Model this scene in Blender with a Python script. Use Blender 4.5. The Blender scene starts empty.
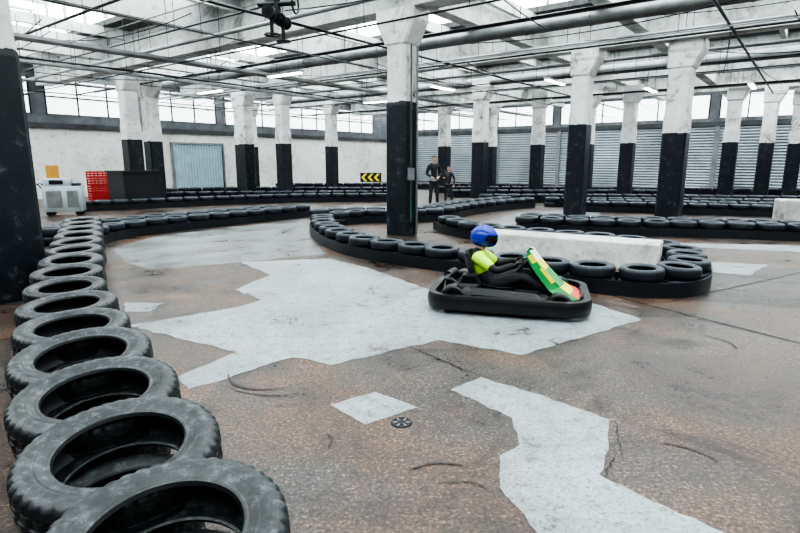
import bpy, math, random
from mathutils import Vector, Matrix
random.seed(7)
R=random.random
def U(a,b): return a+(b-a)*R()
S=bpy.context.scene
COL=S.collection
try:
    S.view_settings.view_transform='AgX'; S.view_settings.look='AgX - High Contrast'
except Exception: pass

# ------------------------------------------------------------------ materials
def newmat(name):
    m=bpy.data.materials.new(name); m.use_nodes=True
    nt=m.node_tree; b=nt.nodes['Principled BSDF']
    return m,nt,b
def ramp(nt,fac,stops):
    r=nt.nodes.new('ShaderNodeValToRGB'); e=r.color_ramp.elements
    while len(e)<len(stops): e.new(0.5)
    for i,(p,c) in enumerate(stops):
        e[i].position=p; e[i].color=(c[0],c[1],c[2],1) if not isinstance(c,(int,float)) else (c,c,c,1)
    nt.links.new(fac,r.inputs[0]); return r.outputs[0]
def noise(nt,scale,detail=4,rough=.55,vec=None,dist=0):
    n=nt.nodes.new('ShaderNodeTexNoise'); n.inputs['Scale'].default_value=scale
    n.inputs['Detail'].default_value=detail; n.inputs['Roughness'].default_value=rough
    n.inputs['Distortion'].default_value=dist
    if vec is None:
        vec=nt.nodes.new('ShaderNodeTexCoord').outputs['Object']
    nt.links.new(vec,n.inputs['Vector']); return n.outputs['Fac']
def mix(nt,f,a,b,mode='MIX'):
    n=nt.nodes.new('ShaderNodeMix'); n.data_type='RGBA'; n.blend_type=mode
    for sock,val in ((n.inputs['Factor'],f),(n.inputs[6],a),(n.inputs[7],b)):
        if hasattr(val,'links') : nt.links.new(val,sock)
        elif isinstance(val,(int,float)): sock.default_value=val
        else: sock.default_value=(val[0],val[1],val[2],1)
    return n.outputs[2]
def bump(nt,b,h,strength=.3,dist=.01):
    n=nt.nodes.new('ShaderNodeBump'); n.inputs['Strength'].default_value=strength
    n.inputs['Distance'].default_value=dist
    nt.links.new(h,n.inputs['Height']); nt.links.new(n.outputs[0],b.inputs['Normal'])
def simple(name,col,rough=.5,metal=0,var=.25,scale=6,bmp=0):
    m,nt,b=newmat(name)
    n=noise(nt,scale,5)
    lo=[c*(1-var) for c in col]; hi=[min(1,c*(1+var)) for c in col]
    nt.links.new(ramp(nt,n,[(.3,lo),(.7,hi)]),b.inputs['Base Color'])
    b.inputs['Roughness'].default_value=rough; b.inputs['Metallic'].default_value=metal
    if bmp: bump(nt,b,noise(nt,scale*8,4),bmp,.01)
    return m
def grimy(name,hi,lo,rough=.8,scale=1.1):
    m,nt,b=newmat(name); geo=nt.nodes.new('ShaderNodeNewGeometry')
    n=noise(nt,scale,8,.72,geo.outputs['Position'],.5); n2=noise(nt,9*scale,5,.7,geo.outputs['Position'])
    c=ramp(nt,n,[(.32,lo),(.43,[(a*.6+b_*.4) for a,b_ in zip(hi,lo)]),(.54,hi)])
    c=mix(nt,1,c,ramp(nt,n2,[(.3,(.5,.49,.47)),(.43,(.95,.95,.95)),(.7,(1.05,1.05,1.05))]),'MULTIPLY')
    nt.links.new(c,b.inputs['Base Color']); b.inputs['Roughness'].default_value=rough
    bump(nt,b,n2,.25,.008); return m
def emis(name,col,st):
    m,nt,b=newmat(name)
    b.inputs['Base Color'].default_value=(.8,.8,.8,1)
    b.inputs['Emission Color'].default_value=(*col,1); b.inputs['Emission Strength'].default_value=st
    return m
# floor
def floor_mat():
    m,nt,b=newmat('floor_concrete')
    big=noise(nt,.22,6,.6); mid=noise(nt,1.0,10,.78,dist=.3); fine=noise(nt,48,6,.8); gr=noise(nt,150,3,.7); st=noise(nt,.55,7,.68,dist=1.2); sp2=noise(nt,14,6,.8)
    c1=ramp(nt,big,[(.38,(.066,.062,.060)),(.46,(.100,.057,.037)),(.54,(.074,.062,.055)),(.62,(.110,.054,.032))])
    c2=ramp(nt,mid,[(.35,(.14,.13,.13)),(.46,(.58,.57,.56)),(.58,(1.15,1.12,1.1)),(.70,(2.1,2.1,2.1))])
    c=mix(nt,1,c1,c2,'MULTIPLY')
    c=mix(nt,1,c,ramp(nt,fine,[(.38,(.14,.13,.13)),(.5,(.8,.8,.8)),(.57,(1.4,1.4,1.4)),(.64,(5.2,5.1,5.0))]),'MULTIPLY')
    c=mix(nt,1,c,ramp(nt,sp2,[(.36,(.28,.27,.27)),(.46,(1,1,1)),(.6,(1.1,1.1,1.1)),(.68,(1.9,1.9,1.95))]),'MULTIPLY')
    c=mix(nt,1,c,ramp(nt,st,[(.38,(.22,.20,.19)),(.46,(1,1,1)),(.8,(1,1,1))]),'MULTIPLY')
    nt.links.new(c,b.inputs['Base Color'])
    nt.links.new(ramp(nt,mid,[(.3,.20),(.5,.34),(.7,.55)]),b.inputs['Roughness'])
    bump(nt,b,gr,.4,.003)
    return m
FLOOR=floor_mat()
def patch_mat(name,a,bc,t0=.36,thr=.44):
    m,nt,b=newmat(name)
    n=noise(nt,1.3,10,.78,dist=.5); f=noise(nt,45,6,.8); g=noise(nt,9,7,.8)
    c=ramp(nt,n,[(t0,bc),(thr,[x*.66 for x in a]),(.62,a)])
    c=mix(nt,1,c,ramp(nt,f,[(.37,(.22,.20,.19)),(.46,(.88,.88,.88)),(.7,(1.12,1.12,1.12))]),'MULTIPLY')
    c=mix(nt,1,c,ramp(nt,g,[(.35,(.34,.32,.31)),(.45,(.92,.92,.92)),(.7,(1.06,1.06,1.06))]),'MULTIPLY')
    nt.links.new(c,b.inputs['Base Color'])
    nt.links.new(ramp(nt,n,[(.3,.22),(.7,.48)]),b.inputs['Roughness'])
    bump(nt,b,f,.25,.003); return m
PATCH=patch_mat('patch_screed',(.37,.425,.445),(.12,.11,.105),.34,.42)
PATCH2=patch_mat('patch_screed_worn',(.25,.275,.285),(.075,.062,.055),.38,.50)
WHITE=grimy('white_painted_concrete',(.62,.65,.64),(.20,.19,.17),.7,1.6)
def column_mat(th):
    m,nt,b=newmat('column_paint')
    geo=nt.nodes.new('ShaderNodeNewGeometry')
    sep=nt.nodes.new('ShaderNodeSeparateXYZ'); nt.links.new(geo.outputs['Position'],sep.inputs[0])
    n=noise(nt,5,8,.75,geo.outputs['Position']); n2=noise(nt,1.4,9,.78,geo.outputs['Position'],.6); n3=noise(nt,2.3,9,.8,geo.outputs['Position'])
    ad=nt.nodes.new('ShaderNodeMath'); ad.operation='MULTIPLY_ADD'
    nt.links.new(n,ad.inputs[0]); ad.inputs[1].default_value=.12; nt.links.new(sep.outputs[2],ad.inputs[2])
    gt=nt.nodes.new('ShaderNodeMath'); gt.operation='GREATER_THAN'; gt.inputs[1].default_value=th
    nt.links.new(ad.outputs[0],gt.inputs[0])
    w=ramp(nt,n2,[(.34,(.08,.075,.07)),(.40,(.38,.37,.35)),(.46,(.66,.67,.66)),(.60,(.76,.79,.79))])
    w=mix(nt,1,w,ramp(nt,n,[(.33,(.32,.31,.29)),(.41,(.93,.93,.93)),(.7,(1.05,1.05,1.05))]),'MULTIPLY')
    k=ramp(nt,n,[(.35,(.003,.006,.010)),(.57,(.010,.015,.022)),(.64,(.05,.06,.07)),(.72,(.18,.20,.22))])
    k=mix(nt,ramp(nt,n3,[(.61,0.0),(.70,.65)]),k,(.14,.155,.17))
    nt.links.new(mix(nt,gt.outputs[0],k,w),b.inputs['Base Color'])
    b.inputs['Roughness'].default_value=.4
    bump(nt,b,n,.3,.01); return m
COLM={t:column_mat(t) for t in(2.93,2.72,2.42)}
BEAM=grimy('beam_concrete',(.66,.70,.69),(.14,.135,.12),.8,.8)
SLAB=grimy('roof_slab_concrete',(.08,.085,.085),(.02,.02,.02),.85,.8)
DARKC=simple('dark_concrete',(.05,.054,.058),.85,0,.4,1.2,.2)
GLASS=emis('skylight_glass',(.92,.995,1.0),5.3)
WIN=emis('window_glass',(.88,.97,1.0),2.0)
TUBE=emis('fluorescent_tube',(.95,.98,1.0),16)
DKM=simple('dark_steel',(.014,.016,.019),.45,.4,.3,8)
GALV=simple('galvanised_steel',(.24,.255,.26),.45,.6,.2,3)
SHUT=simple('shutter_steel',(.24,.275,.30),.5,.3,.3,.4)
BLUEG=simple('corrugated_blue_sheet',(.40,.54,.62),.5,.0,.12,2)
WALLW=grimy('white_wall_paint',(.72,.75,.73),(.48,.48,.45),.8,.5)
GREYB=simple('grey_block',(.11,.12,.13),.8,0,.3,2)
def rubber(name,lo,hi,r,k=1):
    m,nt,b=newmat(name); geo=nt.nodes.new('ShaderNodeNewGeometry')
    n=noise(nt,4,6,.7,geo.outputs['Position']); n2=noise(nt,22,6,.75,geo.outputs['Position'])
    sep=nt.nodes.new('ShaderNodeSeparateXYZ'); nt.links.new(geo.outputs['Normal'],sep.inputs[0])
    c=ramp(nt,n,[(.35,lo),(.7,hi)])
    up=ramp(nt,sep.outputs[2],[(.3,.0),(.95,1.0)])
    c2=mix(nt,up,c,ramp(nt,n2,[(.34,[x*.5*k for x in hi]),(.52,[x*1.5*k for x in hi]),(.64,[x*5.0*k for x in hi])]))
    nt.links.new(c2,b.inputs['Base Color']); b.inputs['Roughness'].default_value=r
    bump(nt,b,n2,.3,.003); return m
RUB=rubber('tyre_rubber',(.007,.010,.012),(.015,.018,.020),.48,1.2)
RUBF=rubber('tyre_rubber_dusty',(.005,.009,.014),(.010,.017,.025),.48,1.1)
BELT=simple('rubber_belt',(.006,.009,.014),.42,0,.3,3,.2)

# ------------------------------------------------------------------ mesh builder
class MB:
    def __init__(s): s.v=[];s.f=[];s.m=[];s.mats=[]
    def mi(s,mat):
        if mat not in s.mats: s.mats.append(mat)
        return s.mats.index(mat)
    def add(s,vs,fs,mat,M=None):
        o=len(s.v); k=s.mi(mat)
        s.v+= [tuple(M@Vector(p)) for p in vs] if M is not None else [tuple(p) for p in vs]
        s.f+=[tuple(i+o for i in f) for f in fs]; s.m+=[k]*len(fs)
    def box(s,c,sz,mat,rz=0,M=None,bev=0):
        hx,hy,hz=sz[0]/2,sz[1]/2,sz[2]/2
        L=Matrix.Translation(c)@Matrix.Rotation(rz,4,'Z')
        if M is not None: L=M@L
        if bev<=0:
            vs=[(x,y,z) for z in(-hz,hz) for x,y in((-hx,-hy),(hx,-hy),(hx,hy),(-hx,hy))]
            s.add(vs,[(3,2,1,0),(4,5,6,7),(0,1,5,4),(1,2,6,5),(2,3,7,6),(3,0,4,7)],mat,L)
        else:
            b=min(bev,hx*.9,hy*.9,hz*.9)
            def ring(ix,z):
                x,y=hx-ix,hy-ix
                return [(-x+b,-y,z),(x-b,-y,z),(x,-y+b,z),(x,y-b,z),(x-b,y,z),(-x+b,y,z),(-x,y-b,z),(-x,-y+b,z)]
            rs=[ring(b*.6,-hz),ring(0,-hz+b),ring(0,hz-b),ring(b*.6,hz)]
            vs=sum(rs,[]); fs=[tuple(range(7,-1,-1)),tuple(range(24,32))]
            for r in range(3):
                for i in range(8):
                    j=(i+1)%8; fs.append((r*8+i,r*8+j,r*8+8+j,r*8+8+i))
            s.add(vs,fs,mat,L)
    def lathe(s,prof,n,mat,M=None,closed=False,mod=None):
        vs=[];fs=[];k=len(prof)
        for i in range(n):
            a=2*math.pi*i/n
            for j,(r,z) in enumerate(prof):
                rr=r+(mod(i,j,r) if mod else 0)
                vs.append((rr*math.cos(a),rr*math.sin(a),z))
        for i in range(n):
            i2=(i+1)%n
            for j in range(k if closed else k-1):
                j2=(j+1)%k
                fs.append((i*k+j,i2*k+j,i2*k+j2,i*k+j2))
        s.add(vs,fs,mat,M)
    def cyl(s,a,b,r,mat,n=12,M=None,r2=None):
        a=Vector(a);b=Vector(b);d=b-a;L=d.length
        q=d.to_track_quat('Z','Y').to_matrix().to_4x4()
        T=Matrix.Translation(a)@q
        if M is not None:T=M@T
        r2=r if r2 is None else r2
        s.lathe([(.0001,0),(r,0),(r2,L),(.0001,L)],n,mat,T)
    def tube(s,pts,r,mat,n=8,M=None,closed=False):
        pts=[Vector(p) for p in pts]; N=len(pts); vs=[];fs=[]
        up=None
        for i,p in enumerate(pts):
            if closed: d=(pts[(i+1)%N]-pts[i-1])
            else: d=(pts[min(i+1,N-1)]-pts[max(i-1,0)])
            d.normalize()
            if up is None:
                up=d.orthogonal().normalized()
            up=(up-d*up.dot(d)).normalized(); sd=d.cross(up)
            for k in range(n):
                a=2*math.pi*k/n; vs.append(p+up*(r*math.cos(a))+sd*(r*math.sin(a)))
        for i in range(N if closed else N-1):
            i2=(i+1)%N
            for k in range(n):
                k2=(k+1)%n; fs.append((i*n+k,i*n+k2,i2*n+k2,i2*n+k))
        if not closed:
            fs.append(tuple(range(n-1,-1,-1))); fs.append(tuple(range((N-1)*n,N*n)))
        s.add(vs,fs,mat,M)
    def sphere(s,c,r,mat,M=None,n=20,sc=(1,1,1),fn=None):
        T=Matrix.Translation(c)
        if M is not None:T=M@T
        vs=[];fs=[];h=n//2
        for j in range(h+1):
            t=math.pi*j/h
            for i in range(n):
                a=2*math.pi*i/n
                p=Vector((math.sin(t)*math.cos(a),math.sin(t)*math.sin(a),math.cos(t)))
                if fn:p=fn(p)
                vs.append((p.x*r*sc[0],p.y*r*sc[1],p.z*r*sc[2]))
        for j in range(h):
            for i in range(n):
                i2=(i+1)%n; fs.append((j*n+i,(j+1)*n+i,(j+1)*n+i2,j*n+i2))
        s.add(vs,fs,mat,T)
    def make(s,name,parent=None,smooth=False,loc=None):
        me=bpy.data.meshes.new(name); me.from_pydata(s.v,[],s.f)
        for m in s.mats: me.materials.append(m)
        me.polygons.foreach_set('material_index',s.m)
        me.validate(); me.update()
        if smooth:
            me.shade_smooth()
            try: me.set_sharp_from_angle(angle=math.radians(38))
            except Exception: pass
        o=bpy.data.objects.new(name,me); COL.objects.link(o)
        if parent: o.parent=parent
        if loc: o.location=loc
        return o
def empty(name,loc=(0,0,0),rz=0):
    o=bpy.data.objects.new(name,None); o.location=loc; o.rotation_euler=(0,0,rz); COL.objects.link(o)
    o.empty_display_size=.2; return o

# ------------------------------------------------------------------ building grid
A0=Vector((-4.44,6.11)); E1=Vector((.607,.795)); D2=Vector((-.795,.607))
RZ=math.atan2(E1.y,E1.x)
def W(p,q,z=0):
    v=A0+E1*p+D2*q; return Vector((v.x,v.y,z))
def gbox(mb,p0,p1,q0,q1,z0,z1,mat):
    vs=[W(p,q,z) for z in(z0,z1) for p,q in((p0,q0),(p1,q0),(p1,q1),(p0,q1))]
    mb.add(vs,[(3,2,1,0),(4,5,6,7),(0,1,5,4),(1,2,6,5),(2,3,7,6),(3,0,4,7)],mat)
PMIN,PMAX,QMIN,QMAX=-20,32.2,-21,19.0

# floor
mb=MB(); gbox(mb,PMIN-.3,PMAX+.3,QMIN-.3,QMAX+.3,-.3,0,FLOOR); mb.make('floor')

# walls
ZW=5.7
mb=MB()
gbox(mb,PMAX,PMAX+.3,QMIN,QMAX,0,ZW,GREYB)
mb.make('wall_back')
mb=MB()
gbox(mb,PMIN,PMAX,QMAX,QMAX+.3,0,3.0,WALLW); gbox(mb,PMIN,PMAX,QMAX,QMAX+.3,3.0,ZW,GREYB)
mb.make('wall_left')
mb=MB(); gbox(mb,PMIN-.3,PMIN,QMIN,QMAX,0,ZW,GREYB); mb.make('wall_front')
mb=MB(); gbox(mb,PMIN,PMAX,QMIN-.3,QMIN,0,ZW,GREYB); mb.make('wall_right')
mb=MB(); gbox(mb,PMIN,PMAX,QMAX-.12,QMAX-.002,3.0,3.2,DARKC); mb.make('trim_1')
mb=MB(); gbox(mb,PMAX-.14,PMAX-.002,QMIN,QMAX-.2,3.45,3.7,DARKC); mb.make('trim_2')
# shutters
mb=MB()
q=QMIN+.6
while q<QMAX-3.2:
    q1=q+4.2; n=44; prof=[]
    for i in range(n+1):
        z=.02+3.4*i/n; prof.append((PMAX-.06-(.05 if i%2 else 0),z))
    vs=[];fs=[]
    for (pp,z) in prof: vs+=[W(pp,q,z),W(pp,min(q1,QMAX-.3),z)]
    for i in range(n): fs.append((2*i,2*i+1,2*i+3,2*i+2))
    mb.add(vs,fs,SHUT)
    gbox(mb,PMAX-.2,PMAX-.002,q-.22,q,0,3.45,GALV)
    q=q1+.22
mb.make('door_1')
# corrugated sheet door on the left wall
mb=MB(); n=72; vs=[];fs=[]
pc=32.2-17.8
for i in range(n+1):
    pp=pc-1.45+2.9*i/n; off=QMAX-.04-(.09 if i%4 in(1,2) else 0)
    vs+=[W(pp,off,.02),W(pp,off,2.45)]
for i in range(n): fs.append((2*i,2*i+2,2*i+3,2*i+1))
mb.add(vs,fs,BLUEG)
for a,b_,c_,d_ in((pc-1.55,pc-1.45,0,2.55),(pc+1.45,pc+1.55,0,2.55),(pc-1.55,pc+1.55,2.45,2.55)):
    gbox(mb,a,b_,QMAX-.15,QMAX-.002,c_,d_,GALV)
mb.make('door_2')
# windows high in the walls
mb=MB(); 
p=PMIN+1
while p<PMAX-3:
    gbox(mb,p,p+3.8,QMAX-.05,QMAX-.002,3.6,5.0,WIN)
    for i in range(4): gbox(mb,p+i*1.266-.03,p+i*1.266+.03,QMAX-.09,QMAX-.05,3.55,5.05,DKM)
    gbox(mb,p,p+3.8,QMAX-.09,QMAX-.05,4.27,4.33,DKM)
    p+=4.4
mb.make('window_1')
mb=MB(); q=QMIN+1
while q<QMAX-3:
    gbox(mb,PMAX-.05,PMAX-.002,q,q+3.9,3.9,5.1,WIN)
    for i in range(4): gbox(mb,PMAX-.09,PMAX-.05,q+i*1.3-.03,q+i*1.3+.03,3.85,5.15,DKM)
    q+=4.42
mb.make('window_2')

# roof with raised glazed monitors
rows=[-14.2,-7.1,0,7.4,13.9,20.4,26.8]
bays=[PMIN]+rows+[PMAX]
mbR=MB(); mbG=MB(); mbRib=MB()
ZT=7.0
for i in range(len(bays)-1):
    a,b_=bays[i],bays[i+1]; L=b_-a; m=(a+b_)/2; w=L*.34
    q=QMIN+1.0
    while q<QMAX:
        gbox(mbRib,a+.2,b_-.2,q-.07,q+.07,5.42,5.7,BEAM); q+=2.8
    if i<2:
        gbox(mbR,a,b_,QMIN,QMAX,5.7,5.85,SLAB); continue  # unseen bays behind the camera, closed to shade the foreground and backlight the hall
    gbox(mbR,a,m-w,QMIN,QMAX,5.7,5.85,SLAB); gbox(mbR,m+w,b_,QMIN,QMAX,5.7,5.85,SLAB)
    gbox(mbR,m-w,m+w,QMIN-.3,QMIN,5.7,ZT,BEAM); gbox(mbR,m-w,m+w,QMAX,QMAX+.3,5.7,ZT,BEAM)
    vs=[W(m-w,QMIN,5.85),W(m-w,QMAX,5.85),W(m-w,QMAX,ZT),W(m-w,QMIN,ZT),W(m+w,QMIN,5.85),W(m+w,QMAX,5.85),W(m+w,QMAX,ZT),W(m+w,QMIN,ZT)]
    mbG.add(vs,[(0,1,2,3),(4,7,6,5),(3,2,6,7)],GLASS)
    q=QMIN+.5
    while q<QMAX:
        gbox(mbG,m-w,m+w,q-.04,q+.04,ZT-.1,ZT-.02,GALV)
        gbox(mbG,m+w-.08,m+w-.01,q-.04,q+.04,5.85,ZT-.02,GALV); gbox(mbG,m-w+.01,m-w+.08,q-.04,q+.04,5.85,ZT-.02,GALV); q+=1.4
    gbox(mbG,m-.05,m+.05,QMIN,QMAX,ZT-.22,ZT-.1,GALV)
mbR.make('ceiling'); mbG.make('window_3'); mbRib.make('roof_rib')
mb=MB()
for p in rows:
    gbox(mb,p-.26,p+.26,QMIN,QMAX,4.70,5.5,BEAM)
    gbox(mb,p-.32,p+.32,QMIN,QMAX,5.5,5.7,BEAM)
mb.make('roof_beam')
mb=MB()
for q in(0,12.3,-3.2,-10,6):
    gbox(mb,PMIN,PMAX,q-.18,q+.18,4.95,5.6,BEAM)
mb.make('roof_purlin')

# columns
def column(x,y,s=.56,ztop=4.70,name='concrete_column',th=2.42,left=True):
    mb=MB(); h=s/2; ch=.05
    def ring(z,hx,hy,lo=None):
        ly=hy if lo is None else lo
        return [(-hx+ch,-hy,z),(hx-ch,-hy,z),(hx,-hy+ch,z),(hx,ly-ch,z),(hx-ch,ly,z),(-hx+ch,ly,z),(-hx,ly-ch,z),(-hx,-hy+ch,z)]
    g=None if left else h+.03
    lv=[(0,h,h),(1.0,h,h),(2.0,h,h),(2.8,h,h),(3.0,h-.02,h-.02),(4.0,h-.02,h-.02),(4.04,h+.01,h+.02,g),(4.40,h+.02,h+.20,g),(4.48,h+.05,h+.22,g),(ztop,h+.05,h+.22,g)]
    vs=sum([ring(*l) for l in lv],[]); fs=[tuple(range(7,-1,-1)),tuple(range(len(vs)-8,len(vs)))]
    for r in range(len(lv)-1):
        for i in range(8):
            j=(i+1)%8; fs.append((r*8+i,r*8+j,r*8+8+j,r*8+8+i))
    T=Matrix.Translation((x,y,0))@Matrix.Rotation(RZ,4,'Z')
    mb.add(vs,fs,COLM[th],T)
    return mb.make(name)
cols=[(-4.78,6.38),(0.05,12.0),(5.3,16.2),(7.5,14.9),(13.6,22.5),(15.7,23.4),(17.5,24.2),(-9.6,19.6),(-9.7,21.5),(-7.5,26),
      (-5.2,24.4),(-3.7,29.5),(3.3,22.5),(6.5,25.8),(9.8,23.5),(8.7,25.4),(2.4,29.5),(4.9,29.5),(-7.0,24.9),(-8.2,30.2)]
for i,(x,y) in enumerate(cols): column(x,y,.64 if i<1 else (.54 if i!=3 else .6),th=2.93 if i<2 else (2.72 if i==2 else 2.42),left=i<2)
mb=MB()
T=Matrix.Translation((0.05,12.0,0))@Matrix.Rotation(RZ,4,'Z')
GREENC=simple('green_cable',(.03,.10,.07),.5)
mb.tube([(-.10,-.31,z) for z in(.3,1.5,3,4.0)],.018,GREENC,6,T)
mb.tube([(.12,-.31,z) for z in(.0,1.5,3,4.0)],.025,GALV,6,T)
mb.box((-.1,-.315,1.35),(.18,.06,.26),GALV,0,T)
mb.make('cable_conduit')

# pipes & trunking under the roof
mb=MB()
for (p,z,r) in((5.9,4.55,.05),(6.4,4.25,.02),(9.2,4.6,.05),(11.0,4.3,.015),(12.6,4.55,.03),(15.2,4.6,.05),(17.2,4.3,.02),(18.9,4.5,.05),(22.0,4.4,.03),(23.5,4.55,.06),(3.2,4.6,.03),(3.6,4.3,.012),(8.4,4.4,.03),(14.8,4.2,.02),(5.2,4.62,.02),(11.8,4.5,.05),(20.0,4.2,.02)):
    mb.tube([W(p,QMIN+.5,z),W(p,QMAX-.5,z)],r,DKM if r in(.02,.03) else GALV,8)
    q=QMIN+2
    while q<QMAX:
        mb.cyl(W(p,q,z),W(p,q,5.4),.008,DKM,5); q+=2.4
for (q,z,r) in((1.6,4.4,.03),(8.2,4.5,.05),(-5.5,4.4,.03),(15.4,4.45,.05),(-8,4.3,.015),(2.6,4.1,.012),(16.5,4.2,.02),(9.6,4.3,.03),(-12,4.5,.05)):
    mb.tube([W(PMIN+.5,q,z),W(PMAX-.5,q,z)],r,DKM if r<.04 else GALV,8)
for k in range(60):
    p=U(2,26); q=U(-13,16); dp,dq=((U(4,7),U(-1,1)) if k%2 else (U(-1,1),U(4,7)))
    z0=U(4.3,4.68); pts=[]; sag=U(.3,1.0)
    for i in range(13):
        t=i/12; pts.append(W(p+dp*t,q+dq*t,z0-sag*t*(1-t)))
    mb.tube(pts,U(.008,.014),DKM,5)
mb.make('ceiling_pipework')
mb=MB()
for (q,z) in((6.8,4.25),(10.5,4.3)):
    gbox(mb,2,30,q-.14,q+.14,z,z+.02,GALV); gbox(mb,2,30,q-.15,q-.13,z,z+.07,GALV); gbox(mb,2,30,q+.13,q+.15,z,z+.07,GALV)
    p=3
    while p<30:
        mb.cyl(W(p,q-.13,z),W(p,q-.13,5.5),.008,DKM,5); mb.cyl(W(p,q+.13,z),W(p,q+.13,5.5),.008,DKM,5); p+=2.2
mb.make('cable_tray')
mb=MB()
for (p) in(10.3,17.6):
    mb.tube([W(p,-19,4.7),W(p,17,4.7)],.16,GALV,18)
    q=-18
    while q<17:
        mb.tube([W(p,q,4.7),W(p,q+.05,4.7)],.175,GALV,18); q+=1.5
mb.make('ventilation_duct',smooth=True)
# fluorescent fittings
for (x,y,z,al) in((1.5,19.5,4.1,0),(5.0,18.0,4.1,0),(-3.4,16.5,4.1,1),(-7,20.5,4.1,1),(9,20,4.1,0),(-1,24,4.1,1),(12,19,4.1,0)):
    mb=MB(); T=Matrix.Translation((x,y,z))@Matrix.Rotation(RZ+(math.pi/2 if al else 0),4,'Z')
    mb.box((0,0,.05),(1.5,.16,.06),WHITE,0,T)
    for s in(-.045,.045): mb.cyl((-.7,s,0),(.7,s,0),.018,TUBE,8,T)
    for s in(-.6,.6): mb.cyl((s,0,.08),(s,0,1.5),.006,DKM,5,T)
    mb.make('fluorescent_light')
# valve assembly hanging near the camera
mb=MB(); T=Matrix.Translation((-2.15,10.0,3.98))@Matrix.Rotation(RZ+.5,4,'Z')@Matrix.Scale(1.12,4)
mb.cyl((0,0,.15),(0,0,1.55),.05,DKM,12,T); mb.cyl((-.38,0,.1),(.38,0,.1),.055,DKM,14,T)
for x in(-.36,-.12,.12,.36): mb.cyl((x-.02,0,.1),(x+.02,0,.1),.10,DKM,16,T)
for x,sg in((-.24,-1),(.24,-1)):
    mb.sphere((x,0,.1),.095,DKM,T,14)
    mb.cyl((x,0,.1),(x,0,-.22),.03,DKM,10,T)
    rg=[(x+.11*math.cos(a),.11*math.sin(a),-.2) for a in[2*math.pi*k/20 for k in range(20)]]
    mb.tube(rg,.014,DKM,6,T,True)
    for k in range(4):
        a=k*math.pi/2; mb.cyl((x,0,-.2),(x+.11*math.cos(a),.11*math.sin(a),-.2),.009,DKM,6,T)
mb.cyl((0,-.3,.3),(0,.3,.3),.04,DKM,10,T)
rg=[(.15*math.cos(a),-.3,.3+.15*math.sin(a)) for a in[2*math.pi*k/20 for k in range(20)]]
mb.tube(rg,.016,DKM,6,T,True)
mb.box((.1,.1,.32),(.22,.2,.24),DKM,0,T,.03)
mb.make('valve_assembly',smooth=True)

# ------------------------------------------------------------------ tyres
def tyre_prof(R_,Wd,hi):
    h=Wd/2
    if hi:
        top=[(.62,.66),(.635,.80),(.655,.84),(.675,.83),(.69,.86),(.76,.95),(.775,.92),(.80,.955),(.86,.97),(.90,.95),(.945,.90),(.965,.85),(.985,.76),
             (.992,.70),(.998,.46),(.972,.45),(.972,.38),(1.0,.37),(1.0,.06),(.975,.05)]
        inn=[(.92,.0),(.92,.5),(.86,.80),(.74,.80),(.645,.62)]
    else:
        top=[(.60,.66),(.63,.82),(.76,.95),(.87,.96),(.95,.82),(.99,.6),(1.0,.2)]
        inn=[(.92,.0),(.88,.7),(.66,.62)]
    pr=[(r*R_,z*h) for r,z in top]+[(r*R_,-z*h) for r,z in reversed(top)]
    pr+=[(r*R_,-z*h) for r,z in reversed(inn[1:])]+[(r*R_,z*h) for r,z in inn]
    return pr
def add_tyre(mb,x,y,z,R_,Wd,mat,segs,hi=False,tilt=(0,0),rz=0):
    T=Matrix.Translation((x,y,z))@Matrix.Rotation(tilt[0],4,'X')@Matrix.Rotation(tilt[1],4,'Y')@Matrix.Rotation(rz,4,'Z')
    pr=tyre_prof(R_,Wd,hi); mod=None
    if hi:
        n=20
        def mod(i,j,r):
            jj=j if j<n else (2*n-1-j if j<2*n else -1)
            if 10<=jj<=13 and i%3==0: return -.010
            if 17<=jj<=18 and i%4==(0 if j<n else 2): return -.008
            return 0
    mb.lathe(pr,segs,mat,T,True,mod)
def resample(pts,step):
    out=[Vector(pts[0])]; acc=0
    for a,b in zip(pts[:-1],pts[1:]):
        a=Vector(a);b=Vector(b);L=(b-a).length;t=step-acc
        while t<=L:
            out.append(a+(b-a)*(t/L)); t+=step
        acc=L-(t-step)
    return out
def smoothp(pts,it=2):
    pts=[Vector(p) for p in pts]
    for _ in range(it):
        n=[pts[0]]
        for a,b in zip(pts[:-1],pts[1:]): n+=[a*.75+b*.25,a*.25+b*.75]
        n.append(pts[-1]); pts=n
    return pts
def barrier(pts,R_=.28,Wd=.165,layers=2,segs=26,belt=True,hi=False,sides=(1,-1),bh=.19):
    pts=smoothp(pts); mb=MB()
    for c in resample(pts,R_*2.02):
        for l in range(layers):
            j=.018 if l==layers-1 else .006
            add_tyre(mb,c.x+U(-j,j),c.y+U(-j,j),Wd/2+l*Wd+.002*(l+1),R_*U(.94,1.0),Wd,RUBF,segs,hi,(U(-.03,.03) if l else 0,U(-.03,.03) if l else 0),U(0,6))
    if belt:
        N=len(pts)
        for sd in sides:
            vs=[];fs=[]
            for i,p in enumerate(pts):
                d=(pts[min(i+1,N-1)]-pts[max(i-1,0)]).normalized(); nrm=Vector((-d.y,d.x))*sd
                wob=.006*math.sin(i*1.7)
                for off,z in((R_+.012+wob,0.0),(R_+.018+wob,bh),(R_+.004+wob,bh),(R_+.002+wob,0.0)):
                    v=p+nrm*off; vs.append((v.x,v.y,z))
            for i in range(N-1):
                for k in range(4):
                    k2=(k+1)%4; fs.append((i*4+k,i*4+k2,i*4+4+k2,i*4+4+k))
            fs+=[(0,1,2,3),(N*4-1,N*4-2,N*4-3,N*4-4)]
            mb.add(vs,fs,BELT)
    return mb.make('tyre_barrier',smooth=True)

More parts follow.
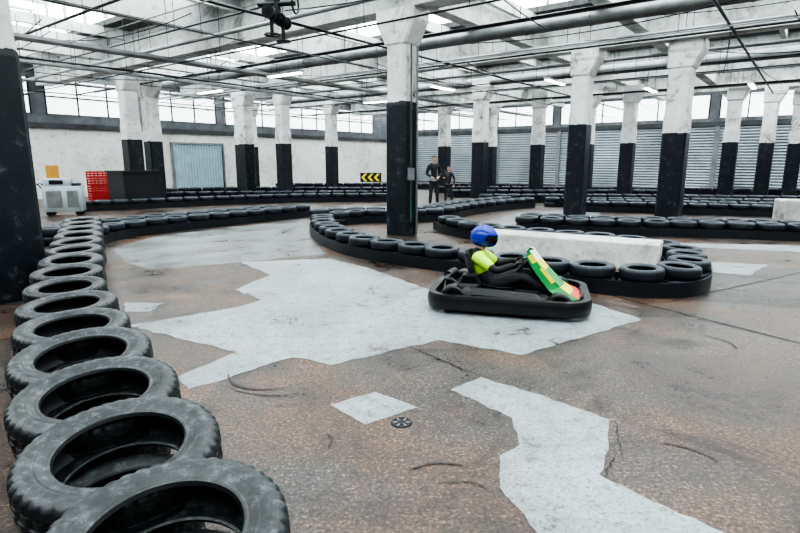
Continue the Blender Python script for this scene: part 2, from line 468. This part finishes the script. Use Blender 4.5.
# foreground left stack row
near=[(-.68,1.36),(-1.05,1.84),(-1.41,2.32),(-1.77,2.82),(-2.13,3.33),(-2.48,3.85),(-2.84,4.41),(-3.20,5.02),(-3.55,5.66),(-3.90,6.3),(-4.26,6.95),(-4.62,7.6),(-4.98,8.26),(-5.35,8.92),(-5.72,9.58)]
mb=MB()
for i,(x,y) in enumerate(near):
    Rr=.355 if i<4 else (.335 if i<6 else .31)
    for l in range(3):
        hi=i<8
        tl=(math.radians(6 if i<4 else 3)+U(-.015,.015),U(-.03,.03)) if l==2 else (0,0)
        add_tyre(mb,x+(U(-.02,.02) if l<2 else 0),y+(U(-.02,.02) if l<2 else 0),.104+l*.206,(Rr if l==2 else min(Rr,.30)*U(.94,.98)),.205,RUB,132 if hi else 48,hi,tl,U(0,6))
mb.make('tyre_stack_row',smooth=True)

barrier([(-6.1,10.2),(-6.25,11.2),(-5.6,12.6),(-4.5,13.9),(-3.2,15.5),(-2.85,16.1)],bh=.19)
barrier([(-7.0,10.6),(-7.0,11.6),(-6.2,13.1),(-5.0,14.5),(-3.8,16.0)])
# centre island
barrier([(-1.9,13.1),(-1.8,12.3),(-1.6,11.5),(-1.05,9.95),(-.5,9.15),(.1,8.62),(.72,8.15),(1.5,7.5),(2.18,7.02),(2.65,6.74),(3.1,6.55),(3.5,6.6),(3.85,6.98),(4.15,7.55),(4.42,8.15),(4.4,8.9),(3.8,9.6),(2.8,10.3),(1.9,11.0),(1.3,12.0),(1.1,13.0)],R_=.285,segs=44)
barrier([(-1.6,13.9),(-1.0,14.5),(0,14.4),(1.1,14.8),(1.9,16.4),(3.0,17.8),(4.6,19.2)])
barrier([(-2.2,14.6),(-1.3,15.3),(0,15.2),(.8,15.6),(1.4,17.0),(2.4,18.4),(4.0,20)],segs=18)
barrier([(3.05,12.75),(4.4,12.1),(6.5,11.75),(8.3,11.2),(10.6,10.5),(13,10.0)],segs=32)
barrier([(3.3,13.4),(4.6,12.75),(6.7,12.4),(8.5,11.85),(10.8,11.1),(13,10.6)],segs=24)
barrier([(6.0,17.6),(9.2,16.6),(11.7,15.8),(15,14.9)],segs=20)
barrier([(6.3,18.6),(9.6,17.7),(12.3,16.9),(16,16)],segs=18)
barrier([(-10.4,17.6),(-7.3,19.8),(-4.0,21.7),(-1.0,21.7),(.6,22.2)],segs=18)
barrier([(-11.0,22.1),(-8.5,23.2),(-4.0,23.5),(0,23.9)],segs=16)
barrier([(-11.8,25.0),(-9,27.2),(-4,26.8),(-.4,26.6)],segs=16)
barrier([(3.4,21.2),(8,21.4),(12,20.6),(16,20.0),(19,19.4)],segs=16)
barrier([(2.4,24.4),(8,24.4),(12.3,24.4)],segs=16)
barrier([(2.0,27.6),(8,27.6),(14,26.4),(20,24.8)],segs=16)
barrier([(5.5,19.4),(9.6,19.2),(13,18.4),(17,17.6)],segs=16)
barrier([(-7.0,31.4),(-4,31.5),(1,31.5),(8,30.5)],segs=14)

# parapet
mb=MB(); mb.box((2.77,8.72,.21),(2.8,.6,.42),WHITE,math.atan2(-1.78,2.98),None,.02); mb.make('concrete_parapet')
mb=MB(); mb.box((11.2,14.3,.3),(1.9,.6,.6),WHITE,-.4,None,.03); mb.make('concrete_block')

# ------------------------------------------------------------------ floor patches
def poly(mb,pts,mat,z,jit=.02,step=.10):
    pts=[Vector(p) for p in pts]; o=[]
    for i,a in enumerate(pts):
        b=pts[(i+1)%len(pts)]; L=(b-a).length; n=max(1,int(L/step)); nr=Vector((-(b-a).y,(b-a).x)).normalized()
        for k in range(n):
            p=a+(b-a)*(k/n)+nr*U(-jit,jit); o.append((p.x,p.y,z))
    mb.add(o,[tuple(range(len(o)))],mat)
mb=MB()
poly(mb,[(-2.76,5.18),(-1.42,4.43),(-1.72,3.87),(-1.54,3.65),(-.90,4.31),(-.57,4.13),(.37,4.75),(1.04,4.36),(2.55,5.39),(2.24,6.07),(.39,6.70),(-.55,8.2),(-1.2,8.9),(-2.64,8.64),(-1.9,7.62),(-2.14,6.7),(-1.66,6.2),(-1.83,5.89)],PATCH,.003)
poly(mb,[(.37,3.65),(.62,3.87),(.94,3.61),(1.36,3.19),(1.21,2.82),(1.06,2.57),(1.24,2.36),(1.47,2.12),(1.75,1.85),(.4,1.85),(.63,2.12),(.51,2.44),(.56,2.77),(.71,2.88),(.73,3.21)],PATCH,.003,.012,.06)
poly(mb,[(-.48,3.4),(-.18,3.61),(.12,3.36),(-.22,3.12)],PATCH,.003,.008,.07)
poly(mb,[(5.03,8.64),(5.9,8.38),(5.12,7.62),(4.58,7.84)],PATCH,.003)
poly(mb,[(5.2,10.7),(8.6,10.25),(11,9.4),(10.6,8.9),(7.6,9.5),(5.4,10.2)],PATCH,.003)
poly(mb,[(-3.24,6.07),(-2.77,6.07),(-2.77,5.69),(-3.04,5.69)],PATCH,.003,.01,.1)
poly(mb,[(-5.4,9.9),(-5.4,11.7),(-4.2,13.3),(-2.7,15.2),(-2.2,14.2),(-2.05,11.9),(-1.35,9.4),(-2.64,8.6),(-3.83,7.98),(-4.5,8.6)],PATCH2,.0018)
poly(mb,[(2.2,12.5),(2.2,14.5),(4.2,17.5),(6.8,18),(5.8,15.6),(3.6,14.2),(2.7,12.4)],PATCH2,.002)
poly(mb,[(-2.2,16.4),(-2.6,19),(0,19.6),(1.2,18.6),(-.4,16.2)],PATCH2,.002)
mb.make('floor_patch')
JO=simple('joint_filler',(.012,.011,.010),.6)
mb=MB()
def line(mb,pts,w,mat,z=.005):
    pts=[Vector(p) for p in pts]; vs=[];fs=[]
    N=len(pts)
    for i,p in enumerate(pts):
        d=(pts[min(i+1,N-1)]-pts[max(i-1,0)]).normalized(); n=Vector((-d.y,d.x)); ww=w*U(.4,1)/2*min(1,.25+3*min(i,N-1-i)/N)
        vs+=[(p.x+n.x*ww,p.y+n.y*ww,z),(p.x-n.x*ww,p.y-n.y*ww,z)]
    for i in range(N-1): fs.append((2*i,2*i+1,2*i+3,2*i+2))
    mb.add(vs,fs,mat)
def seg(a,b,n=24,j=.008):
    a=Vector(a);b=Vector(b); return [a+(b-a)*(i/n)+Vector((U(-j,j),U(-j,j))) for i in range(n+1)]
line(mb,seg((2.2,7.1),(4.6,3.1),60),.04,JO)
line(mb,seg((.05,4.6),(.62,3.9)),.02,JO)
line(mb,seg((3.0,6.0),(7.5,8.7),60),.03,JO)
line(mb,seg((1.38,3.15),(1.25,2.75),20,.012),.014,JO)
line(mb,seg((1.22,2.75),(1.08,2.55),20,.012),.014,JO)
mb.make('floor_joint')
mb=MB()
def arc(cx,cy,r,a0,a1,n=22): return [(cx+r*math.cos(a0+(a1-a0)*i/n),cy+r*math.sin(a0+(a1-a0)*i/n)) for i in range(n+1)]
SC=simple('tyre_scuff',(.018,.018,.018),.5,0,.5,20)
line(mb,arc(-1.0,4.0,.35,3.3,5.2),.035,SC); line(mb,arc(-.9,4.1,.55,4.0,5.0),.02,SC)
def sm(p): return smoothp(p,3)
line(mb,sm([(-.45,3.0),(-.40,2.95),(-.42,2.85)]),.03,SC)
line(mb,sm([(.05,2.62),(.2,2.70),(.35,2.66)]),.02,SC); line(mb,sm([(.2,2.5),(.38,2.52),(.45,2.44)]),.012,SC)
line(mb,sm([(2.9,4.9),(3.05,4.7),(3.0,4.5)]),.03,SC); line(mb,sm([(1.55,2.9),(1.7,2.84),(1.78,2.7)]),.018,SC)
mb.make('tyre_scuff_mark')
mb=MB(); T=Matrix.Translation((.01,3.15,0))
mb.lathe([(.0001,.006),(.03,.007),(.034,.004),(.05,.004),(.054,.007),(.066,.007),(.07,.001)],24,DKM,T)
for k in range(6): mb.box((.042*math.cos(k*1.05),.042*math.sin(k*1.05),.006),(.03,.008,.004),GALV,k*1.05,T)
mb.make('floor_drain')

# ------------------------------------------------------------------ left-side things
mb=MB(); T=Matrix.Translation((-10.2,16.3,0))@Matrix.Rotation(.35,4,'Z')
GM=simple('grey_machine_paint',(.34,.40,.43),.5,0,.15,4)
mb.box((0,0,.5),(1.0,.6,.76),GM,0,T,.015); mb.box((-.12,0,.98),(.7,.5,.26),GM,0,T,.015)
mb.box((-.12,-.26,1.0),(.36,.02,.12),DKM,0,T); mb.box((.36,0,.92),(.2,.35,.08),DKM,0,T,.02)
mb.box((-.2,-.305,.5),(.4,.012,.5),GALV,0,T); mb.box((.28,-.305,.5),(.3,.012,.5),GALV,0,T)
for x in(-.38,.38):
    for y in(-.24,.24): mb.cyl((x,y-.03,.08),(x,y+.03,.08),.08,DKM,12,T)
    mb.cyl((x,-.2,.08),(x,.2,.08),.015,DKM,6,T); mb.box((x,0,.14),(.08,.4,.06),DKM,0,T)
mb.tube([(-.5,-.2,.8),(-.62,-.2,.95),(-.62,.2,.95),(-.5,.2,.8)],.018,DKM,8,T)
mb.make('service_machine',smooth=True)
RED=simple('red_plastic',(.45,.03,.03),.4,0,.1)
mb=MB(); T=Matrix.Translation((-12.2,22.0,0))@Matrix.Rotation(.3,4,'Z')
for l in range(4):
    z=.02+l*.3
    mb.box((0,0,z+.02),(.9,.6,.03),RED,0,T)
    for sx,sy,w,d in((0,-.29,.9,.025),(0,.29,.9,.025),(-.44,0,.025,.6),(.44,0,.025,.6)):
        for k in range(3): mb.box((sx,sy,z+.06+k*.095),(w,d,.06),RED,0,T)
    for sx in(-.43,-.15,.15,.43):
        for sy in(-.28,.28): mb.box((sx,sy,z+.15),(.05,.045,.28),RED,0,T)
mb.make('plastic_crate_stack')
ORG=simple('orange_board',(.60,.30,.05),.5,0,.1)
mb=MB(); T=Matrix.Translation((-13.1,20.4,0))@Matrix.Rotation(.5,4,'Z')
mb.cyl((0,0,0),(0,0,1.4),.03,DKM,8,T); mb.box((0,-.04,1.2),(.42,.03,.5),ORG,0,T,.01)
mb.lathe([(.0001,0),(.25,0),(.25,.04),(.03,.07)],16,DKM,T); mb.make('notice_board')
BLK=simple('black_paint',(.010,.012,.016),.5,0,.3,3)
mb=MB(); gbox(mb,6.9,8.2,11.75,12.95,0,1.2,BLK); gbox(mb,6.85,8.25,11.7,13.0,1.2,1.28,BLK); mb.make('column_plinth')
YEL=simple('sign_yellow',(.85,.75,.03),.4,0,.05); 
mb=MB(); T=Matrix.Translation((-1.35,25.0,.08))
mb.box((0,0,.78),(.98,.03,.42),BLK,0,T)
for k in range(3):
    x=-.36+k*.29
    vs=[(x-.08,-.018,.78),(x+.08,-.018,.95),(x+.20,-.018,.95),(x+.04,-.018,.78),(x+.20,-.018,.61),(x+.08,-.018,.61)]
    mb.add(vs,[(0,3,2,1),(0,5,4,3)],YEL,T)
for x in(-.4,.4): mb.cyl((x,.03,-.08),(x,.03,.9),.02,DKM,8,T)
mb.make('chevron_sign')

# ------------------------------------------------------------------ figures
def skin(name,chains,mat,parent,sub=2):
    vs=[];es=[];rad=[];roots=[]
    for pts,rd,par in chains:
        o=len(vs)
        for i,p in enumerate(pts):
            vs.append(p); rad.append(rd[i])
            if par[i] is None: roots.append(o+i)
            else: es.append((o+par[i],o+i))
    me=bpy.data.meshes.new(name); me.from_pydata(vs,es,[]); me.materials.append(mat)
    o=bpy.data.objects.new(name,me); COL.objects.link(o); o.parent=parent
    md=o.modifiers.new('Skin','SKIN'); md.use_smooth_shade=True
    if not me.skin_vertices: me.skin_vertices.new()
    sv=me.skin_vertices[0].data
    for i,r in enumerate(rad): sv[i].radius=(r,r) if not isinstance(r,tuple) else r
    for i in range(len(vs)): sv[i].use_root=(i in roots)
    s=o.modifiers.new('Sub','SUBSURF'); s.levels=sub; s.render_levels=sub
    return o
def lin(n): return [None]+list(range(n-1))
def hand(wrist,fwd,up,thumb_side,curl=.5,sc=1.0):
    w=Vector(wrist); f=Vector(fwd).normalized(); u=Vector(up); u=(u-f*u.dot(f)).normalized(); t=f.cross(u)
    if t.dot(Vector(thumb_side))<0: t=-t
    ch=[]
    ch.append(([w-f*.03*sc,w+f*.015*sc,w+f*.05*sc,w+f*.078*sc],[.021*sc,(.024*sc,.020*sc),(.034*sc,.017*sc),(.036*sc,.014*sc)],lin(4)))
    for k,(off,L) in enumerate(((.030,.072),(.010,.082),(-.010,.076),(-.029,.060))):
        b=w+f*.070*sc+t*off*sc; pts=[b-f*.02*sc,b+f*.008*sc]; a=0; p=pts[-1]
        for j,fr in enumerate((.45,.32,.23)):
            a+=curl*(.8,1.1,.8)[j]
            p=p+(f*math.cos(a)-u*math.sin(a))*L*fr*sc; pts.append(p)
        ch.append((pts,[.0085*sc,.0092*sc,.0085*sc,.0078*sc,.0068*sc],lin(5)))
    b=w+f*.02*sc+t*.020*sc; d1=(t*.8+f*.6-u*.25).normalized(); d2=(f*.8+t*.35-u*(.3+curl*.5)).normalized()
    ch.append(([b,b+d1*.035*sc,b+d1*.04*sc+d2*.03*sc,b+d1*.04*sc+d2*.055*sc],[.012*sc,.011*sc,.0098*sc,.0085*sc],lin(4)))
    return ch
SKIN=simple('skin',(.50,.30,.22),.5,0,.08); HAIR=simple('hair_dark',(.02,.015,.012),.6)
EYEW=simple('eye_white',(.8,.8,.8),.3,0,.02); EYED=simple('iris_dark',(.02,.015,.01),.2); LIP=simple('lips',(.36,.15,.12),.5,0,.05)
SHOE=simple('shoe_black',(.015,.015,.017),.5)
def head(mb,T,s=.115,hair=True):
    def fn(p):
        q=Vector((p.x*.80,p.y*.70,p.z))
        if p.z<0: q.x*=1-.10*(-p.z); q.y*=1-.35*(-p.z)**1.4
        if p.x>.2 and p.z<-.3: q.x+=.10*max(0,1-abs(p.y)*3)
        if p.x>.5: q.x+=.17*math.exp(-((p.y/.13)**2+((p.z+.18)/.16)**2))-.05*math.exp(-(((abs(p.y)-.33)/.16)**2+((p.z-.05)/.12)**2))
        return q
    mb.sphere((0,0,0),s,SKIN,T,36,(1,1,1.08),fn)
    for sy in(-1,1):
        mb.sphere((s*.70,sy*s*.25,s*.04),s*.105,EYEW,T,10); mb.sphere((s*.775,sy*s*.25,s*.04),s*.05,EYED,T,8)
        mb.sphere((-.02*s,sy*s*.70,-s*.05),s*.22,SKIN,T,10,(.6,.3,1.1))
        mb.box((s*.76,sy*s*.26,s*.2),(s*.08,s*.26,s*.05),HAIR,0,T)
    mb.sphere((s*.72,0,-s*.50),s*.16,LIP,T,10,(.5,1.1,.32))
    if hair:
        def hf(p):
            return Vector((p.x*.84-.07,p.y*.77,max(p.z,-.35 if p.x<.1 else .42)))
        mb.sphere((0,0,s*.07),s*1.06,HAIR,T,28,(1,1,1.1),hf)
def person(name,x,y,face,H,jack,trou,pose):
    k=H/1.78; e=empty(name,(x,y,0),face)   # +x is facing
    K=lambda *a:tuple(v*k for v in a)
    sd=.14 if pose==0 else .17
    sh=1.44
    if pose==0: el=[(-.02,.27,1.15),(-.02,-.27,1.15)]; wr=[(.20,.14,1.06),(.20,-.14,1.06)]
    else: el=[(-.03,.29,1.16),(-.03,-.29,1.16)]; wr=[(.06,.30,.90),(.22,-.16,1.22)]
    P=[(0,0,.95),(0,0,1.12),(0,0,1.30),(-.01,0,1.44),(0,0,1.52),
       (-.01,.16,sh),el[0],wr[0],(-.01,-.16,sh),el[1],wr[1]]
    rd=[(.15,.11),(.15,.11),(.17,.12),(.13,.10),.06,.075,.055,.036,.075,.055,.036]
    par=[None,0,1,2,3,3,5,6,3,8,9]
    skin('jacket',[([K(*q) for q in P],[(r*k if not isinstance(r,tuple) else (r[0]*k,r[1]*k)) for r in rd],par)],jack,e)
    lo=[(0,0,.98),(0,.09,.88),(.01,sd*.8,.50),(-.01,sd,.09),(0,-.09,.88),(.03,-sd*.8,.50),(0,-sd,.09)]
    skin('trousers',[([K(*p) for p in lo],[(.14*k,.105*k),.10*k,.07*k,.055*k,.10*k,.07*k,.055*k],[None,0,1,2,0,4,5])],trou,e)
    for j,(w,s_) in enumerate(zip(wr,(1,-1))):
        elv=Vector(el[j]); wv=Vector(w); f=(wv-elv).normalized()
        up_=Vector((0,s_,.3)) if pose==1 and j==0 else Vector((.2,0,1))
        th=Vector((1,0,0)) if pose==1 and j==0 else Vector((0,-s_,.2))
        skin('hand_%s'%('left' if j==0 else 'right'),hand(wv*k+f*.02,f,up_,th,.5,k),SKIN,e)
    mb=MB()
    mb.cyl(K(0,0,1.48),K(.015,0,1.60),.055*k,SKIN,16)
    head(mb,Matrix.Translation(K(.03,0,1.66)),.112*k)
    mb.make('head',e,True)
    for s_ in(1,-1):
        skin('shoe_%s'%('left' if s_==1 else 'right'),[([K(-.05,s_*sd,.045),K(.05,s_*sd,.045),K(.15,s_*sd,.035)],[(.045*k,.042*k),(.048*k,.045*k),(.042*k,.03*k)],lin(3))],SHOE,e)
    return e
JK=simple('jacket_black',(.015,.016,.02),.8); JK2=simple('jacket_grey',(.03,.033,.04),.8); TR=simple('trousers_dark',(.02,.024,.034),.85)
person('standing_man',1.22,19.4,-math.pi/2+.15,1.80,JK,TR,0)
person('standing_man',1.90,21.0,-math.pi/2-.5,1.42,JK2,TR,1)

# ------------------------------------------------------------------ kart
KG=simple('kart_green',(.015,.28,.07),.35,0,.05); KY=simple('kart_yellow',(.80,.72,.04),.35,0,.05); KW=simple('kart_white',(.75,.80,.74),.35,0,.03)
KR=simple('kart_red',(.55,.06,.04),.35,0,.05); KB=simple('kart_black_plastic',(.005,.006,.008),.4,0,.2)
KF=simple('kart_frame',(.012,.012,.015),.4,.3,.1); SILV=simple('aluminium',(.35,.35,.36),.35,.9,.1)
KX,KY_,KA=1.27,6.03,math.radians(-15)
kart=empty('racing_kart',(KX,KY_,0),KA)
mb=MB()
def rrect(hx0,hx1,hy,r,n=7):
    pts=[]
    for cx,cy,a0 in((hx1-r,hy-r,0),(hx0+r,hy-r,90),(hx0+r,-hy+r,180),(hx1-r,-hy+r,270)):
        for i in range(n+1):
            a=math.radians(a0+90*i/n); pts.append((cx+r*math.cos(a),cy+r*math.sin(a)))
    return pts
pts=rrect(-.83,.83,.57,.24)
sec=[(.05,-.085),(.06,-.03),(.06,.03),(.045,.075),(-.03,.075),(-.04,-.085)]
vs=[];fs=[];N=len(pts);k=len(sec)
for i,(x,y) in enumerate(pts):
    a=Vector(pts[i-1]);b=Vector(pts[(i+1)%N]);d=(b-a).normalized();n=Vector((d.y,-d.x))
    for o,z in sec: vs.append((x+n.x*o,y+n.y*o,.135+z))
for i in range(N):
    for j in range(k): fs.append((i*k+j,((i+1)%N)*k+j,((i+1)%N)*k+(j+1)%k,i*k+(j+1)%k))
mb.add(vs,fs,KB)
mb.tube([(x*1.03,y*1.045,.15) for x,y in pts],.02,KF,6,None,True)
mb.make('bumper',kart,True)
mb=MB()
mb.box((.12,0,.075),(1.2,.5,.015),KF); 
for s in(-1,1):
    mb.tube([(-.7,s*.26,.1),(0,s*.28,.09),(.4,s*.26,.09),(.68,s*.2,.1)],.018,KF)
    mb.tube([(-.6,s*.5,.13),(.45,s*.5,.13)],.018,KF)
    for x in(-.45,-.05,.35): mb.tube([(x,s*.26,.1),(x,s*.52,.13)],.015,KF)
mb.tube([(.68,-.2,.1),(.68,.2,.1)],.018,KF); mb.tube([(-.7,-.26,.1),(-.7,.26,.1)],.018,KF)
mb.tube([(-.7,-.45,.13),(-.7,-.2,.3),(-.7,.2,.3),(-.7,.45,.13)],.018,KF)
mb.make('chassis_frame',kart,True)
mb=MB()
for s in(-1,1):
    vs=[];fs=[]
    cs=[(-.42,.05,.26),(-.36,.06,.28),(.30,.06,.26),(.40,.05,.20)]
    for x,zl,zh in cs: vs+=[(x,s*.32,zl),(x,s*.53,zl),(x,s*.53,zh-.06),(x,s*.48,zh),(x,s*.36,zh-.02)]
    for i in range(3):
        for j in range(5): fs.append((i*5+j,i*5+(j+1)%5,i*5+5+(j+1)%5,i*5+5+j))
    fs+=[(0,1,2,3,4),(19,18,17,16,15)]
    mb.add(vs,fs,KB)
mb.make('side_pods',kart)
def kwheel(nm,x,y,r,w):
    mb=MB(); T=Matrix.Translation((x,y,r))@Matrix.Rotation(math.pi/2,4,'X')
    pr=[(.5*r,-.42*w),(.62*r,-.5*w),(.86*r,-.5*w),(.97*r,-.42*w),(r,-.25*w),(r,.25*w),(.97*r,.42*w),(.86*r,.5*w),(.62*r,.5*w),(.5*r,.42*w)]
    mb.lathe(pr,32,KB,T,True)
    mb.lathe([(.52*r,-.4*w),(.46*r,-.3*w),(.42*r,0),(.46*r,.3*w),(.52*r,.4*w)],24,SILV,T)
    for sg in(-1,1): mb.lathe([(.0001,.1*w*sg),(.2*r,.12*w*sg),(.44*r,.02*w*sg)],20,SILV,T)
    mb.make(nm,kart,True)
kwheel('wheel_front_right',.55,-.44,.135,.12); kwheel('wheel_front_left',.55,.44,.135,.12)
kwheel('wheel_rear_right',-.58,-.42,.15,.18); kwheel('wheel_rear_left',-.58,.42,.15,.18)
mb=MB(); mb.cyl((-.58,-.5,.15),(-.58,.5,.15),.02,SILV); mb.cyl((.55,-.5,.135),(.55,.5,.135),.014,SILV)
mb.lathe([(.02,-.004),(.09,-.004),(.09,.004),(.02,.004)],24,SILV,Matrix.Translation((-.58,.2,.15))@Matrix.Rotation(math.pi/2,4,'X'),True)
mb.box((-.42,-.36,.22),(.24,.2,.2),KF,0,None,.02)
for i in range(6): mb.box((-.42,-.36,.33+i*.014),(.2-.01*i,.17,.006),KF)
mb.cyl((-.42,-.47,.22),(-.42,-.50,.22),.07,SILV,16); mb.tube([(-.5,-.36,.25),(-.62,-.3,.32),(-.72,-.2,.30),(-.74,.1,.28)],.022,KF)
mb.cyl((-.74,.1,.28),(-.70,.36,.28),.05,KF,14)
mb.box((-.38,.36,.24),(.2,.17,.18),KB,0,None,.03); mb.cyl((-.38,.36,.33),(-.38,.36,.36),.03,KR,12)
mb.make('engine',kart,True)
mb=MB(); vs=[];fs=[]
sp=[(.06,.12,.17),(-.05,.11,.19),(-.22,.115,.20),(-.36,.17,.21),(-.45,.32,.21),(-.50,.48,.20),(-.53,.60,.16)]
n=9
for x,z,w in sp:
    for i in range(n):
        t=-1+2*i/(n-1); lift=.15*abs(t)**3
        vs.append((x+lift*(.6 if z>.2 else .1),w*t,z+lift*(.9 if z<.2 else .25)))
for a in range(len(sp)-1):
    for i in range(n-1): fs.append((a*n+i,a*n+i+1,(a+1)*n+i+1,(a+1)*n+i))
mb.add(vs,fs,KB); o=mb.make('seat',kart,True); smd=o.modifiers.new('S','SOLIDIFY'); smd.thickness=.015; ss=o.modifiers.new('B','SUBSURF'); ss.levels=1; ss.render_levels=1
mb=MB(); T=Matrix.Translation((.16,0,.50))@Matrix.Rotation(math.radians(-52),4,'Y')
mb.tube([(.13*math.cos(a),.14*math.sin(a),0) for a in[2*math.pi*i/28 for i in range(28)]],.013,KB,8,T,True)
for a in(0,2.3,-2.3): mb.tube([(0,0,0),(.13*math.cos(a),.14*math.sin(a),0)],.009,KF,6,T)
mb.cyl((0,0,-.02),(0,0,.015),.035,KF,14,T); mb.tube([(.16,0,.50),(.52,0,.15)],.012,KF)
mb.make('steering_wheel',kart,True)
mb=MB()
for s in(-1,1): mb.tube([(.60,s*.12,.09),(.62,s*.12,.22),(.62,s*.18,.24)],.01,SILV); mb.box((.61,s*.13,.2),(.012,.07,.1),KF)
mb.make('pedals',kart)
def strip(mb,x0,z0,x1,z1,w0,w1,mat,off=0,cr=.05):
    vs=[];fs=[];n=7;m=4
    for a in range(m+1):
        t=a/m; x=x0+(x1-x0)*t; z=z0+(z1-z0)*t; w=w0+(w1-w0)*t
        for i in range(n):
            s_=-1+2*i/(n-1); vs.append((x+off-cr*s_*s_,w*s_,z+off))
    for a in range(m):
        for i in range(n-1): fs.append((a*n+i,a*n+i+1,(a+1)*n+i+1,(a+1)*n+i))
    mb.add(vs,fs,mat)
mb=MB()
strip(mb,.26,.66,.34,.55,.14,.17,KW); strip(mb,.34,.55,.42,.46,.17,.19,KY); strip(mb,.42,.46,.60,.28,.19,.22,KG)
strip(mb,.60,.28,.70,.21,.22,.26,KY); strip(mb,.70,.21,.80,.17,.26,.30,KR)
for sy in(-1,1):
    vs=[(.26-.05,sy*.14,.66),(.37,sy*.19,.46),(.55,sy*.22,.28),(.75,sy*.30,.17),(.60,sy*.30,.15),(.44,sy*.24,.24),(.29,sy*.19,.42),(.17,sy*.15,.60)]
    mb.add(vs,[(0,1,6,7),(1,2,5,6),(2,3,4,5)],KG)
    vs=[(x+.004,y+sy*.004,z) for x,y,z in((.36,sy*.19,.50),(.50,sy*.22,.34),(.46,sy*.225,.32),(.33,sy*.19,.47))]
    mb.add(vs,[(0,1,2,3)],KY)
    vs=[(x+.004,y+sy*.006,z) for x,y,z in((.24,sy*.15,.63),(.30,sy*.17,.55),(.25,sy*.165,.52),(.19,sy*.15,.60))]
    mb.add(vs,[(0,1,2,3)],KY)
o=mb.make('front_fairing',kart,False); smd=o.modifiers.new('S','SOLIDIFY'); smd.thickness=.012
mb=MB(); mb.tube([(.72,-.3,.14),(.80,-.2,.20),(.80,.2,.20),(.72,.3,.14)],.018,KF); mb.tube([(.30,0,.56),(.55,0,.12)],.012,KF); mb.make('nose_bar',kart,True)

# driver
drv=empty('kart_driver',(KX,KY_,0),KA)
SUIT=simple('race_suit_black',(.008,.009,.014),.75,0,.2,12); VIZ=simple('hi_vis_fabric',(.55,1.0,.03),.6,0,.06,12)
GLV=simple('glove_black',(.010,.010,.012),.6); HB=simple('helmet_blue',(.008,.025,.30),.18,0,.1,4); VIS=simple('visor_dark',(.008,.008,.01),.08)
P=[(-.24,0,.25),(-.31,0,.38),(-.37,0,.50),(-.37,0,.585),(-.34,0,.64),
   (-.35,.15,.565),(-.14,.24,.43),(.06,.16,.50),(-.35,-.15,.565),(-.14,-.24,.43),(.06,-.16,.50),
   (-.18,.09,.23),(.16,.15,.37),(.50,.13,.17),(-.18,-.09,.23),(.16,-.15,.37),(.50,-.13,.17)]
rd=[(.13,.11),(.12,.10),(.14,.10),(.10,.08),.05,.062,.048,.033,.062,.048,.033,.09,.062,.045,.09,.062,.045]
skin('suit',[(P,rd,[None,0,1,2,3,3,5,6,3,8,9,0,11,12,0,14,15])],SUIT,drv)
P2=[(-.28,0,.33),(-.33,0,.43),(-.37,0,.51),(-.37,0,.58),(-.355,.14,.565),(-.17,.225,.45),(-.355,-.14,.565),(-.17,-.225,.45)]
skin('hi_vis_vest',[(P2,[(.14,.12),(.145,.12),(.152,.115),(.11,.09),.074,.062,.074,.062],[None,0,1,2,3,4,3,6])],VIZ,drv)
for s in(-1,1):
    f=Vector((.45,-s*.12,.30))
    skin('glove_%s'%('left' if s>0 else 'right'),hand((.065,s*.158,.50),f,(-.5,s*.6,.5),(0,-s,.4),.95,.80),GLV,drv)
    skin('shoe_%s'%('left' if s>0 else 'right'),[([(.49,s*.13,.13),(.55,s*.13,.15),(.595,s*.13,.22)],[(.038,.042),(.036,.036),(.032,.026)],lin(3))],SHOE,drv)
mb=MB(); HT=Matrix.Translation((-.31,0,.775))@Matrix.Rotation(math.radians(8),4,'Y')
mb.cyl((-.345,0,.60),(-.32,0,.72),.045,SKIN,14)
head(mb,HT,.098,False)
mb.make('head',drv,True)
mb=MB()
def hel(p):
    q=Vector((p.x*1.12,p.y*.92,p.z))
    if p.z<-.25:
        q.z=-.25+(p.z+.25)*.72
        if p.x>0: q.x*=1+.16*min(1,(-p.z-.25)*2)
    if p.x>.35 and -.28<p.z<.28: q*=.955
    return q
mb.sphere((0,0,0),.142,HB,HT,40,(1,1,1.03),hel)
mb.make('helmet',drv,True)
mb=MB(); vs=[];fs=[]; n=16; m=6
for j in range(m+1):
    el=-.30+.62*j/m
    for i in range(n+1):
        az=-1.25+2.5*i/n
        p=Vector((math.cos(el)*math.cos(az),math.cos(el)*math.sin(az),math.sin(el)))
        vs.append((p.x*1.12*.146,p.y*.94*.146,p.z*.148))
for j in range(m):
    for i in range(n): fs.append((j*(n+1)+i,j*(n+1)+i+1,(j+1)*(n+1)+i+1,(j+1)*(n+1)+i))
mb.add(vs,fs,VIS,HT)
for sy in(-1,1): mb.cyl((.05,sy*.125,.0),(.05,sy*.142,.0),.022,KF,14,HT)
mb.make('visor',drv,True)

# ------------------------------------------------------------------ world + camera
w=bpy.data.worlds.new('World'); S.world=w; w.use_nodes=True
w.node_tree.nodes['Background'].inputs[0].default_value=(.6,.7,.8,1); w.node_tree.nodes['Background'].inputs[1].default_value=.5
cd=bpy.data.cameras.new('Camera'); cam=bpy.data.objects.new('Camera',cd); COL.objects.link(cam)
cam.location=(0,0,1.65); cam.rotation_euler=(math.pi/2-math.atan(106.5/533),0,0)
cd.sensor_width=36; cd.lens=36*533/800; cd.clip_start=.05; cd.clip_end=200
S.camera=cam
